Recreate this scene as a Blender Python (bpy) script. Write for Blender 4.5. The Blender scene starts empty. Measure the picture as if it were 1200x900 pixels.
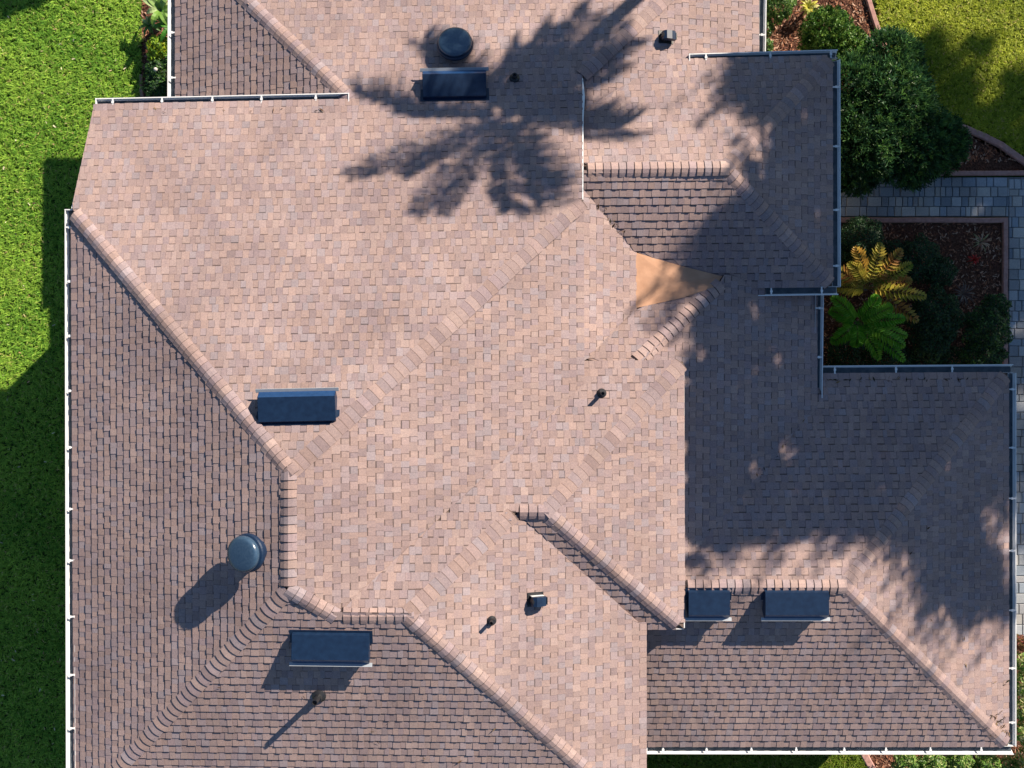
import bpy, math, random
import numpy as np
from mathutils import Vector, Matrix
random.seed(7); rng = np.random.default_rng(7)
scene = bpy.context.scene
# ------------------------------------------------------------------ camera
H = 23.0            # camera height over the lawn, metres
F = 1250.0          # focal length in pixels of a 1200 px wide frame
U = 14.5            # metres per depth unit of the roof fit
cam_d = bpy.data.cameras.new('camera'); cam = bpy.data.objects.new('camera', cam_d)
scene.collection.objects.link(cam); scene.camera = cam
cam.location = (0, 0, H); cam_d.sensor_width = 36; cam_d.lens = 36*F/1200
cam_d.clip_start = .1; cam_d.clip_end = 2000
# ------------------------------------------------------------------ light
SUN_EL, SUN_AZ = 30.2, 45.0       # azimuth clockwise from +Y (up in the picture)
w = bpy.data.worlds.new('World'); scene.world = w; w.use_nodes = True
nt = w.node_tree; sky = nt.nodes.new('ShaderNodeTexSky'); sky.sky_type = 'NISHITA'; sky.sun_disc = False
sky.sun_elevation = math.radians(SUN_EL); sky.sun_rotation = math.radians(SUN_AZ); sky.air_density = 1.3; sky.dust_density = .2; sky.ozone_density = 4.5
bg = nt.nodes['Background']; bg.inputs[1].default_value = .052; nt.links.new(sky.outputs[0], bg.inputs[0])
sd = bpy.data.lights.new('sun', 'SUN'); sd.energy = 5.0; sd.angle = math.radians(.55); sd.color = (1, .865, .70)
sun = bpy.data.objects.new('sun', sd); scene.collection.objects.link(sun); sun.location = (20, 20, 30)
S3 = Vector((math.sin(math.radians(SUN_AZ))*math.cos(math.radians(SUN_EL)), math.cos(math.radians(SUN_AZ))*math.cos(math.radians(SUN_EL)), math.sin(math.radians(SUN_EL))))
sun.rotation_euler = S3.to_track_quat('Z', 'Y').to_euler()
vs = scene.view_settings; vs.view_transform = 'Standard'; vs.look = 'None'; vs.exposure = .88; vs.gamma = 1
scene.render.engine = 'CYCLES'
CT = 1/math.tan(math.radians(SUN_EL))*.7071       # x and y travel of a shadow per metre of height
# ------------------------------------------------------------------ materials
def newmat(name):
    m = bpy.data.materials.new(name); m.use_nodes = True
    return m, m.node_tree.nodes, m.node_tree.links, m.node_tree.nodes['Principled BSDF']
def nd(n, t, **kw):
    x = n.new(t)
    for k, v in kw.items(): x.inputs[k].default_value = v
    return x
def noisecol(n, l, scale, c0, c1, detail=6, lo=.35, hi=.65, vec=None):
    a = nd(n, 'ShaderNodeTexNoise', Scale=scale, Detail=detail); r = n.new('ShaderNodeValToRGB')
    r.color_ramp.elements[0].position = lo; r.color_ramp.elements[1].position = hi
    r.color_ramp.elements[0].color = (*c0, 1); r.color_ramp.elements[1].color = (*c1, 1)
    if vec is not None: l.new(vec, a.inputs['Vector'])
    l.new(a.outputs[0], r.inputs[0]); return r.outputs[0], a
def mix(n, l, mode, a, b, fac=1.0):
    m = n.new('ShaderNodeMix'); m.data_type = 'RGBA'; m.blend_type = mode; m.inputs[0].default_value = fac
    l.new(a, m.inputs[6]); l.new(b, m.inputs[7]); return m.outputs[2]
def geo(n):
    g = n.new('ShaderNodeNewGeometry'); return g.outputs['Position']
def bump(n, l, b, h, s=.3, d=.01):
    x = nd(n, 'ShaderNodeBump', Strength=s, Distance=d); l.new(h, x.inputs['Height']); l.new(x.outputs[0], b.inputs['Normal'])
def mat_tinted(name, rough=.9, gran=(260, .72, 1.25), stain=(.7, .86, 1.1), bmp=(.35, .003), spec=.15):
    """colour from the piece's own 'tint' attribute, times granules and slow weathering"""
    m, n, l, b = newmat(name)
    a = n.new('ShaderNodeAttribute'); a.attribute_name = 'tint'
    p = geo(n)
    c1, nz = noisecol(n, l, gran[0], (gran[1],)*3, (gran[2],)*3, 2, .3, .7, p)
    c2, _ = noisecol(n, l, stain[0], (stain[1], stain[1], stain[1]*1.02), (stain[2],)*3, 5, .3, .7, p)
    c3, _ = noisecol(n, l, 38, (.86, .87, .90), (1.1, 1.08, 1.05), 3, .3, .7, p)
    x = mix(n, l, 'MULTIPLY', a.outputs['Color'], c1); x = mix(n, l, 'MULTIPLY', x, c2); x = mix(n, l, 'MULTIPLY', x, c3)
    l.new(x, b.inputs['Base Color']); b.inputs['Roughness'].default_value = rough
    b.inputs['Specular IOR Level'].default_value = spec
    bump(n, l, b, nz.outputs[0], *bmp); return m
def mat_plain(name, c0, c1, scale=30, rough=.5, spec=.5, metal=0, bmp=None):
    m, n, l, b = newmat(name); c, nz = noisecol(n, l, scale, c0, c1, 5, .3, .7, geo(n))
    l.new(c, b.inputs['Base Color']); b.inputs['Roughness'].default_value = rough; b.inputs['Metallic'].default_value = metal
    b.inputs['Specular IOR Level'].default_value = spec
    if bmp: bump(n, l, b, nz.outputs[0], *bmp)
    return m
def mat_leaf(name, trans=.3, rough=.45, spec=.35):
    m, n, l, b = newmat(name); a = n.new('ShaderNodeAttribute'); a.attribute_name = 'tint'
    l.new(a.outputs['Color'], b.inputs['Base Color']); b.inputs['Roughness'].default_value = rough; b.inputs['Specular IOR Level'].default_value = spec
    t = n.new('ShaderNodeBsdfTranslucent'); l.new(a.outputs['Color'], t.inputs[0]); s = n.new('ShaderNodeMixShader'); s.inputs[0].default_value = trans
    o = n['Material Output']; l.new(b.outputs[0], s.inputs[1]); l.new(t.outputs[0], s.inputs[2]); l.new(s.outputs[0], o.inputs[0]); return m
M = {}
M['shingle'] = mat_tinted('asphalt_shingle')
M['deck'] = mat_plain('roof_felt', (.10, .075, .065), (.15, .11, .095), 60, .9, .1)
M['white'] = mat_plain('white_aluminium', (.74, .76, .78), (.82, .83, .84), 4, .35, .5)
M['gutterin'] = mat_plain('trough_shade_tone', (.045, .065, .085), (.11, .13, .15), 9, .6, .3)
M['navy'] = mat_plain('dark_vent_metal', (.005, .017, .048), (.008, .026, .068), 12, .42, .45, 0)
M['navy2'] = mat_plain('dark_blue_front_metal', (.010, .042, .13), (.015, .055, .16), 12, .3, .6, 0)
M['lid'] = mat_plain('blue_grey_lid', (.028, .062, .115), (.045, .085, .145), 30, .22, .7, 0)
M['black'] = mat_plain('black_plastic', (.012, .013, .017), (.025, .026, .03), 50, .4, .5)
M['peach'] = mat_plain('orange_membrane', (.44, .25, .16), (.55, .325, .215), 5, .8, .2, 0, (.4, .02))
M['wall'] = mat_plain('beige_stucco', (.42, .37, .30), (.50, .44, .36), 20, .9, .1, 0, (.5, .01))
M['leaf'] = mat_leaf('foliage'); M['grass'] = mat_leaf('grass_blades', .35, .55, .2)
M['bark'] = mat_plain('bark', (.10, .075, .055), (.20, .16, .12), 25, .9, .1, 0, (.8, .03))
M['chip'] = mat_tinted('bark_chips', .9, (120, .7, 1.3), (1, .8, 1.1))
M['paver'] = mat_tinted('concrete_paver', .85, (160, .75, 1.2), (1.3, .8, 1.15), (.5, .004))
M['kerb'] = mat_plain('pink_concrete_kerb', (.36, .20, .18), (.50, .30, .27), 14, .85, .15, 0, (.5, .01))
M['stone'] = mat_plain('pale_stone', (.5, .48, .46), (.65, .62, .6), 20, .8, .2)
# ------------------------------------------------------------------ helpers
def W(px, py, z=0.0):
    t = H-z; return Vector(((px-600)/F*t, (450-py)/F*t, z))
def prop(o, label=None, cat=None, group=None, kind=None):
    if label: o['label'] = label
    if cat: o['category'] = cat
    if group: o['group'] = group
    if kind: o['kind'] = kind
    return o
def empty(name, loc, **kw):
    o = bpy.data.objects.new(name, None); scene.collection.objects.link(o); o.location = loc; o.empty_display_size = .2
    return prop(o, **kw)
def mesh_obj(name, V, Fc, mat, parent=None, cols=None, smooth=False, centre=True, origin=None, **kw):
    V = np.asarray(V, float)
    c = np.array(origin, float) if origin is not None else ((V.min(0)+V.max(0))/2 if centre else np.zeros(3))
    me = bpy.data.meshes.new(name); me.from_pydata((V-c).tolist(), [], [list(map(int, f)) for f in Fc])
    if cols is not None:
        a = me.color_attributes.new('tint', 'FLOAT_COLOR', 'CORNER'); tot = np.empty(len(me.polygons), int); me.polygons.foreach_get('loop_total', tot)
        cc = np.ones((len(Fc), 4)); cc[:, :3] = np.asarray(cols)[:, :3]; a.data.foreach_set('color', np.repeat(cc, tot, 0).astype(np.float32).ravel())
    me.materials.append(mat)
    if smooth: me.polygons.foreach_set('use_smooth', [True]*len(me.polygons))
    me.update(); o = bpy.data.objects.new(name, me); scene.collection.objects.link(o)
    o.location = c
    if parent is not None:
        o.parent = parent; o.location = Vector(c)-world_loc(parent)
    return prop(o, **kw)
def world_loc(o):
    v = Vector((0, 0, 0))
    while o is not None: v += o.location; o = o.parent
    return v
def quads_obj(name, V4, cols, mat, parent=None, origin=None, **kw):
    """V4: (n,4,3) array of quads -> one mesh, fast"""
    n = len(V4); V = V4.reshape(-1, 3); c = np.array(origin, float) if origin is not None else (V.min(0)+V.max(0))/2
    me = bpy.data.meshes.new(name); me.vertices.add(4*n); me.vertices.foreach_set('co', (V-c).astype(np.float32).ravel())
    me.loops.add(4*n); me.loops.foreach_set('vertex_index', np.arange(4*n, dtype=np.int32)); me.polygons.add(n)
    me.polygons.foreach_set('loop_start', np.arange(0, 4*n, 4, dtype=np.int32)); me.polygons.foreach_set('loop_total', np.full(n, 4, np.int32))
    a = me.color_attributes.new('tint', 'FLOAT_COLOR', 'CORNER'); cc = np.ones((n, 4)); cc[:, :3] = cols
    a.data.foreach_set('color', np.repeat(cc, 4, 0).astype(np.float32).ravel()); me.materials.append(mat); me.update(); me.validate()
    o = bpy.data.objects.new(name, me); scene.collection.objects.link(o); o.location = c
    if parent is not None: o.parent = parent; o.location = Vector(c)-world_loc(parent)
    return prop(o, **kw)
def box(c0, c1):
    x0, y0, z0 = c0; x1, y1, z1 = c1
    V = [(x0,y0,z0),(x1,y0,z0),(x1,y1,z0),(x0,y1,z0),(x0,y0,z1),(x1,y0,z1),(x1,y1,z1),(x0,y1,z1)]
    return V, [(0,3,2,1),(4,5,6,7),(0,1,5,4),(1,2,6,5),(2,3,7,6),(3,0,4,7)]
def prism(pts, z0, z1):
    n = len(pts); V = [(p[0], p[1], z0) for p in pts]+[(p[0], p[1], z1) for p in pts]
    return V, [tuple(range(n))[::-1], tuple(range(n, 2*n))]+[(i, (i+1) % n, n+(i+1) % n, n+i) for i in range(n)]
def tube(p, radii, seg=8, cap=True):
    V = []; Fc = []; p = [Vector(q) for q in p]
    for i, q in enumerate(p):
        d = (p[min(i+1, len(p)-1)]-p[max(i-1, 0)]).normalized(); a = d.orthogonal().normalized(); b = d.cross(a)
        if i and (a.dot(pa) < .999):
            a = (pa-d*pa.dot(d)).normalized(); b = d.cross(a)
        pa = a
        for k in range(seg):
            t = 2*math.pi*k/seg; V.append(q+(a*math.cos(t)+b*math.sin(t))*radii[i])
    for i in range(len(p)-1):
        for k in range(seg):
            Fc.append((i*seg+k, i*seg+(k+1) % seg, (i+1)*seg+(k+1) % seg, (i+1)*seg+k))
    if cap: Fc += [tuple(range(seg))[::-1], tuple(range((len(p)-1)*seg, len(p)*seg))]
    return V, Fc
class MB:
    def __init__(s): s.V = []; s.F = []; s.C = []
    def add(s, VF, col=None):
        o = len(s.V); s.V += [tuple(v) for v in VF[0]]; s.F += [tuple(i+o for i in f) for f in VF[1]]; s.C += [col or (.5,.5,.5)]*len(VF[1]); return s
    def frame(s, org, a, b, n):
        s.V = [tuple(Vector(org)+a*v[0]+b*v[1]+n*v[2]) for v in s.V]; return s
    def obj(s, name, mat, parent=None, **kw): return mesh_obj(name, s.V, s.F, mat, parent, **kw)
# ------------------------------------------------------------------ the roof planes: 1/depth is linear in the picture
PL={'A': [0.96679, 0.31484, 0.00637], 'B': [0.823, -0.23319, 0.00381], 'C': [0.85812, 0.00353, -0.23995], 'D': [0.95643, 0.00029, 0.30851], 'F': [0.8036, -0.00306, -0.24813], 'G': [0.84056, -0.2671, 0.00186], 'H': [0.8891, 0.0015, 0.32734], 'I': [0.84941, -0.26441, -0.00036], 'J': [0.82172, 0.24354, 0.00713], 'P': [0.79938, -0.14823, -0.04541], 'K': [0.87313, 0.00826, -0.31477], 'L': [0.86705, -0.2895, -0.00205], 'M': [0.73684, -0.01566, 0.24507], 'Q': [0.82585, -0.3458, -0.02428], 'R': [0.79454, 0.05635, -0.32814], 'S': [0.82884, -0.23153, -0.03142], 'T': [0.73919, 0.00522, -0.22985], 'U': [0.86828, -0.00151, 0.29901], 'V': [0.90984, -0.29328, -0.00072]}
def on(k, px, py):
    p, q, r = PL[k]; t = U/(p+q*(px-600)/1000-r*(py-450)/1000)
    return Vector(((px-600)/F*t, (450-py)/F*t, H-t))
# name: (polygon in the photograph's pixels, two points of its eave line)
RP = {
 'A': ([(84,246),(338,553),(337,692),(89,953)], (85,300), (88,900)),
 'B': ([(338,553),(683,235),(684,424),(684,450),(395,719),(337,692)], (683.5,420), (683,240)),
 'C': ([(84,244),(110,125),(409,119),(409,115),(285,0),(205,-80),(866,-80),(770,0),(683,87),(683,235),(338,553)], (408,119), (110,125)),
 'D': ([(337,692),(395,723),(478,723),(685,900),(757,963),(89,953)], (90,953), (757,961)),
 'F': ([(395,723),(395,719),(684,450),(684,423.5),(801,423.5),(638,600),(605,600),(478,720)], (801,423), (684,424)),
 'G': ([(478,722),(605,600),(757,737),(757,963),(685,900)], (757,900), (757,740)),
 'H': ([(605,600),(638,600),(802,737),(756,737)], (757,737), (801,737)),
 'I': ([(638,600),(801,424),(802,737)], (802,737), (801,424)),
 'J': ([(206,-80),(206,172),(236,172),(240,126),(396,126),(409,115),(285,0)], (206,0), (206,118)),
 'P': ([(684,87),(770,0),(866,-80),(889,-80),(889,73),(783,73),(684,130)], (889,60), (889,-60)),
 'K': ([(684,128),(783,70),(809,72),(975,68),(850,196),(684,199)], (975,68), (809,72)),
 'L': ([(850,197),(975,68),(975.5,336)], (975.5,336), (975,68)),
 'M': ([(684,200),(850,198),(975,336),(873,337),(845,325),(745,297),(684,224)], (873,337), (975,336)),
 'Q': ([(672,210),(684,222),(745,297),(745,361),(684,425),(676,423)], (745,361), (745,297)),
 'R': ([(684,425),(745,361),(843,333),(745,432)], (745,361), (690,361)),
 'S': ([(843,333),(848,322),(875,326),(954.5,326),(954.5,474),(957,478),(803,667),(790,678),(790,436),(745,436)], (955,474), (955,340)),
 'T': ([(953,475),(957,471),(958,438),(1181,436.5),(990,688),(793,688),(793,670)], (1181,437), (958,438.5)),
 'U': ([(793,689),(990,689),(1181,874.5),(752,874.5),(752,739),(793,739)], (752,874.5), (1181,874.5)),
 'V': ([(990,688),(1181.5,437),(1181.5,875)], (1181.5,875), (1181.5,437)),
}
def fr(k):
    """frame of a roof plane: origin on the eave, a along the eave, b up the slope, n outward"""
    poly, e0, e1 = RP[k]; p0, p1, p2 = on(k, *e0), on(k, *e1), on(k, (e0[0]+e1[0])/2+31, (e0[1]+e1[1])/2+37)
    a = (p1-p0).normalized(); n = a.cross(p2-p0).normalized()
    if n.z < 0: n = -n
    b = n.cross(a)
    if b.z < 0: b = -b
    return p0, a, b, n
house = empty('house', (0, 0, 0), label='large house with light brown shingled hip roofs and white gutters', cat='house')
PAL = [((.47,.30,.20),5),((.42,.29,.215),5),((.35,.275,.25),4),((.295,.215,.205),3),((.38,.25,.19),4),((.25,.175,.155),1.2),((.33,.30,.29),2),((.52,.36,.25),1.5)]
PM = np.array((.342,.264,.257)); PAL = [((PM+(np.array(c_)*np.array((.87,.91,1.12))-PM)*.36), w_) for c_, w_ in PAL]
pw = np.array([p[1] for p in PAL]); pw = pw/pw.sum()
def tint():
    c = np.array(PAL[rng.choice(len(PAL), p=pw)][0]); return c*rng.uniform(.90, 1.1)
def tint_cap():
    c = tint(); return c*1.14-np.array((.342,.264,.257))*.12
EXPO = .138; shingles = []
def scan(poly, b):
    xs = []
    for i in range(len(poly)):
        (x0, y0), (x1, y1) = poly[i], poly[(i+1) % len(poly)]
        if (y0 <= b) != (y1 <= b): xs.append(x0+(b-y0)/(y1-y0)*(x1-x0))
    xs.sort(); return [(xs[i], xs[i+1]) for i in range(0, len(xs)-1, 2)]
slopes = {}
for k, (poly, e0, e1) in RP.items():
    o, a, b, n = fr(k)
    P2 = []; P3 = []
    for (x, y) in poly:
        p = on(k, x, y); d = p-o; P2.append((d.dot(a), d.dot(b))); P3.append(p)
    top = [p-n*.012 for p in P3]; bot = [p-Vector((0, 0, .13)) for p in top]; m = len(P3)
    V = top+bot; Fc = [tuple(range(m)), tuple(range(m, 2*m))[::-1]]+[(i, m+i, m+(i+1) % m, (i+1) % m) for i in range(m)]
    dk = mesh_obj('roof_slope', V, Fc, M['deck'], house); slopes[k] = dk
    bmin = min(p[1] for p in P2); bmax = max(p[1] for p in P2); j = 0; b0 = bmin+1e-4
    if k in 'KLMPJ': phase = 0
    while b0 < bmax-.01:
        b1 = min(b0+EXPO, bmax-1e-4); lo = scan(P2, b0+1e-5); hi = scan(P2, b1-1e-5); mid = scan(P2, (b0+b1)/2)
        if not (len(lo) == len(hi) == len(mid)): lo = hi = mid
        if j == 0: lo = hi
        lo = list(lo); hi = list(hi)
        for i_ in range(len(lo)):
            L0, L1 = lo[i_]; H0, H1 = hi[i_]
            if abs(L0-H0) > .6: L0 = H0 = min(L0, H0)
            if abs(L1-H1) > .6: L1 = H1 = max(L1, H1)
            lo[i_] = (L0, L1); hi[i_] = (H0, H1)
        for (l0, l1), (h0, h1) in zip(lo, hi):
            x = min(l0, h0)-random.random()*.15; raised = random.random() < .5; xe = max(l1, h1)
            while x < xe:
                wd = random.uniform(.075, .145) if raised else random.uniform(.08, .135)
                xa, xb = x, x+wd; x = xb
                c = lambda v, s0, s1: min(max(v, s0), s1)
                q = [c(xa, l0, l1), c(xb, l0, l1), c(xa, h0, h1), c(xb, h0, h1)]
                if max(q[1]-q[0], q[3]-q[2]) < .004: raised = not raised; continue
                hb = random.uniform(.0165, .0205) if raised else random.uniform(.0115, .014)
                bb = b0+random.uniform(-.003, .003) if j else b0-.006
                ht = .0012+.35*(hb-.009) if raised else .001
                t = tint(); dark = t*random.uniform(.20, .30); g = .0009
                def P(aa, bb_, hh): return tuple(o+a*aa+b*bb_+n*hh)
                vv = [P(q[0]+g, bb, hb), P(q[1]-g, bb, hb), P(q[1]-g, bb-.004, -.004), P(q[0]+g, bb-.004, -.004)]
                if not raised:
                    f = 1-.021/EXPO*random.uniform(.75, 1.3)
                    ma, mb, mh = q[0]+(q[2]-q[0])*f, q[1]+(q[3]-q[1])*f, hb+(ht-hb)*f; bm = bb+(b1-bb)*f
                    vv += [P(ma+g, bm, mh), P(mb-g, bm, mh), P(q[2]+g, b1, ht), P(q[3]-g, b1, ht)]
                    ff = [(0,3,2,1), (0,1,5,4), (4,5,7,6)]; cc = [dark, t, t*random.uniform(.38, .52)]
                else:
                    vv += [P(q[2]+g, b1, ht), P(q[3]-g, b1, ht), P(q[2]+g, b1, -.004), P(q[3]-g, b1, -.004)]
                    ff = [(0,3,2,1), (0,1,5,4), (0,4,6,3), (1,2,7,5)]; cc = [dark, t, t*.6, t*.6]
                cx_, cy_ = o+a*xa+b*b0, None
                dep = H-(o.z+b.z*b0); size = (wd*EXPO)/dep**2*F*F if q[1]-q[0] > .07 and q[3]-q[2] > .07 else 0
                pc = o+a*xa+b*b0; ip = (pc.x/dep*F, pc.y/dep*F)
                if abs(ip[0]) > 600 or abs(ip[1]) > 450: size = 0
                if raised: size *= 1.05
                shingles.append((size, k, vv, ff, cc)); raised = (not raised) if random.random() < .95 else raised
        b0 += EXPO; j += 1
shingles.sort(key=lambda s: -s[0])
for (sz, k, vv, ff, cc) in shingles[:299]: mesh_obj('shingle', vv, ff, M['shingle'], slopes[k], cols=cc)
V = []; Fc = []; cc = []
for (sz, k, v, f, c) in shingles[299:]:
    o_ = len(V); V += v; Fc += [tuple(i+o_ for i in q) for q in f]; cc += c
mesh_obj('shingles', V, Fc, M['shingle'], house, cols=cc, kind='stuff', centre=False)
# ------------------------------------------------------------------ hip and ridge caps, laid from the low end up
HIPS = [('A','C',(86,248),(340,553)),('B','C',(684,236),(345,549)),('A','B',(338,690),(338,556)),('A','D',(89,953),(334,695)),('B','D',(397,724),(341,693)),
 ('F','D',(399,722),(480,722)),('G','D',(757,963),(480,725)),('F','G',(603,601),(482,716)),('F','H',(606,600),(638,600)),('F','I',(800,425),(641,598)),('H','I',(796,733),(640,601)),
 ('J','C',(205,-80),(407,113)),('P','C',(866,-80),(685,86)),('K','M',(686,199),(850,197)),('K','L',(974,69),(853,194)),('L','M',(974,334),(852,199)),
 ('R','S',(745,424),(842,335)),('T','U',(803,688),(988,688)),('T','V',(1180,439),(992,685)),('U','V',(1180,873),(993,691))]
caps = []
for (k1, k2, lo, hi) in HIPS:
    def mid(x, y): return (on(k1, x, y)+on(k2, x, y))/2
    p0, p1 = mid(*lo), mid(*hi); d = (p1-p0).normalized(); p1 = p1+d*.05; p0 = p0+d*.045; Ln = (p1-p0).length; ns = []
    for kk in (k1, k2):
        n = fr(kk)[3]; wv = n.cross(d).normalized(); c = Vector((0, 0, 0))
        for (x, y) in RP[kk][0]: c += on(kk, x, y)
        c /= len(RP[kk][0])
        mm = (p0+p1)/2
        if wv.dot(c-mm) < 0: wv = -wv
        ns.append((n, wv))
    (n1, w1), (n2, w2) = ns; up = (n1+n2).normalized()
    # height so that a cap never sinks in either plane
    lift = 0
    for q, (x, y) in ((p0, lo), (p1, hi)):
        lift = max(lift, (on(k1, x, y)-q).dot(up), (on(k2, x, y)-q).dot(up))
    N = max(1, int(round(Ln/.132))); ex = Ln/N
    for i in range(N):
        s0 = i*ex; s1 = s0+ex+.02; j1, j2 = random.uniform(-.006, .006), random.uniform(-.006, .006); hw = .130
        t0 = tint_cap()*random.uniform(.92,1.10); V = []; skew = random.uniform(-.004, .004)
        for (s, h) in ((s0, .027), (s1, .011)):
            base = p0+d*s+up*(lift*.6)
            sk = [(-1, .0), (-.55, .008), (0, .0), (.55, .008), (1, .0)]
            pts = [base+w1*(hw+j1)+n1*(h*.75), base+w1*hw*.45+n1*(h+.004), base+up*(h+.001), base+w2*hw*.45+n2*(h+.004), base+w2*(hw+j2)+n2*(h*.75)]
            for q, e in zip(pts, sk): V.append(tuple(q+d*(skew*e[0])))
            for q, nn in ((pts[0], n1), (pts[1], n1), (pts[2], up), (pts[3], n2), (pts[4], n2)): V.append(tuple(q-nn*(h*.9)-d*(.028 if s == s0 else 0)))
        ff = []; cc = []
        for q in range(4): ff.append((q, q+1, 11+q, 10+q)); cc.append(t0)
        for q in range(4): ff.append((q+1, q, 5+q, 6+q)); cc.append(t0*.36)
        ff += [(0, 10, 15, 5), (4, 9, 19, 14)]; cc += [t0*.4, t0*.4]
        c = p0+d*s0; dep = H-c.z; ip = (abs(c.x/dep*F), abs(c.y/dep*F))
        caps.append((0 if ip[0] > 600 or ip[1] > 450 else 1/dep**2, V, ff, cc))
caps.sort(key=lambda s: -s[0])
for (sz, v, f, c) in caps[:299]: mesh_obj('ridge_cap', v, f, M['shingle'], house, cols=c)
V = []; Fc = []; cc = []
for (sz, v, f, c) in caps[299:]:
    o_ = len(V); V += v; Fc += [tuple(i+o_ for i in q) for q in f]; cc += c
mesh_obj('ridge_caps', V, Fc, M['shingle'], house, cols=cc, kind='stuff')
# ------------------------------------------------------------------ walls
for (x0, y0, x1, y1, h) in [(-7.05,-6.85,.75,2.55,3.9),(-6.75,2.552,.7,3.99,3.45),(-5.8,3.992,4.05,8.0,2.25),(.752,-6.9,1.8,-3.75,3.9),(.753,-3.748,2.4,-.05,3.9),(1.0,2.15,5.25,5.3,2.65),(1.002,-.048,5.0,2.148,2.55),(1.802,-6.2,8.65,-3.749,2.4),(2.402,-3.748,8.65,-.3,2.4)]:
    mesh_obj('wall', *box((x0,y0,.0),(x1,y1,h+.55)), M['wall'], house)
# ------------------------------------------------------------------ gutters: roof edge from pixel to pixel, trough outside it
def gutter(k, a_px, b_px, out, cap0=True, cap1=True, sp=.83, ext0=0, ext1=0, wd=.152, phase=.3):
    p0, p1 = on(k, *a_px), on(k, *b_px); z = (p0.z+p1.z)/2-.005; p0.z = p1.z = z
    d = (p1-p0).normalized(); p0 = p0-d*ext0; p1 = p1+d*ext1; L_ = (p1-p0).length
    o = Vector((*out, 0)); o = (o-d*o.dot(d)).normalized(); up = Vector((0, 0, 1)); p0 = p0-o*.004
    prof_o = [(0, 0), (0, -.115), (wd*.62, -.115), (wd*.8, -.07), (wd, -.045), (wd, .006), (wd-.017, .006), (wd-.017, -.004), (wd-.008, -.006), (wd-.010, -.043), (wd*.8-.006, -.064), (wd*.62-.004, -.109), (.004, -.109), (.004, 0)]
    n_ = len(prof_o); V = [p0+o*x+up*y for x, y in prof_o]+[p1+o*x+up*y for x, y in prof_o]
    Fc = [(i, (i+1) % n_, n_+(i+1) % n_, n_+i) for i in range(n_)]
    g = mesh_obj('gutter', V, Fc, M['white'], house)
    for on_, p, s in ((cap0, p0, -1), (cap1, p1, 1)):
        if on_:
            m = MB(); m.add(box((0, -.012, -.114), (wd+.002, .004, .009))); m.frame(p, o, d*s, up); m.obj('end_cap', M['white'], g)
    # dark fill that paints the shade inside the white trough
    m = MB(); m.add(box((.006, .02, -.1085), (wd*.79, L_-.02, -.066))); m.frame(p0, o, d, up); m.obj('trough_shade_fill', M['gutterin'], g)
    x = phase
    while x < L_-.1:
        m = MB(); m.add(box((.002, x-.013, -.002), (wd-.02, x+.013, .010))); m.add(box((wd*.5-.018, x-.022, .0105), (wd*.5+.018, x+.022, .016)))
        m.add(box((.004, x-.020, -.03), (.010, x+.020, .012))); m.frame(p0, o, d, up); m.obj('hanger', M['white'], g); x += sp*random.uniform(.9, 1.1)
    return g
gutter('A', (85,245), (89,953), (-1,0), sp=.95)
gutter('C', (112,125), (409,119), (0,1), sp=.9)
gutter('J', (206,-80), (206,122), (-1,0), cap1=False)
gutter('P', (889,-80), (889,63), (1,0), cap1=False)
gutter('K', (808,72.5), (975,68), (0,1), cap1=False, ext1=.11, sp=1.1)
gutter('L', (975,68), (975.5,336), (1,0), cap0=False, cap1=False, sp=1.08, phase=.5, ext0=-.02)
gutter('M', (975,336), (875,337), (0,-1), cap0=False, sp=.95, ext0=.11)
gutter('S', (955,342), (955,474), (1,0), cap0=False, sp=.95)
gutter('T', (959,438), (1181,436.5), (0,1), cap0=False, cap1=False, sp=1.1, ext1=.11)
gutter('V', (1181.5,437), (1181.5,875), (1,0), cap0=False, cap1=False, sp=1.02)
gutter('U', (758,874.5), (1181,874.5), (0,-1), cap1=False, ext1=.11, sp=.85)
# white drip edges along the high main eaves and the rake
def trim(k, a_px, b_px, out, w0, w1, name, off=.0, dz=-.03, th=.02):
    p0, p1 = on(k, *a_px), on(k, *b_px); d = (p1-p0).normalized(); o = Vector((*out, 0)); o = (o-d*o.dot(d)).normalized(); up = Vector((0,0,1))
    V = []
    for p, ww in ((p0, w0), (p1, w1)):
        q = p+up*dz
        V += [q-o*.01, q+o*ww, q+o*ww+up*th, q-o*.01+up*th]
    mesh_obj(name, V, [(0,1,2,3),(7,6,5,4),(0,4,5,1),(1,5,6,2),(2,6,7,3),(3,7,4,0)], M['white'], house)
trim('C', (683,92), (683,113), (1,0), .002, .035, 'rake_trim', dz=-.004)
trim('C', (683,113), (683,140), (1,0), .035, .012, 'rake_trim', dz=-.004)
trim('C', (683,140), (683,234), (1,0), .012, .008, 'rake_trim', dz=-.006)
for k, a_, b_, o_ in [('G',(757,738),(757,960),(1,0)),('I',(801.5,434),(802,736),(1,0)),('H',(758,737),(801,737),(0,-1)),('C',(84,244),(110,126),(-1,0))]:
    trim(k, a_, b_, o_, .010, .010, 'drip_edge')
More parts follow.
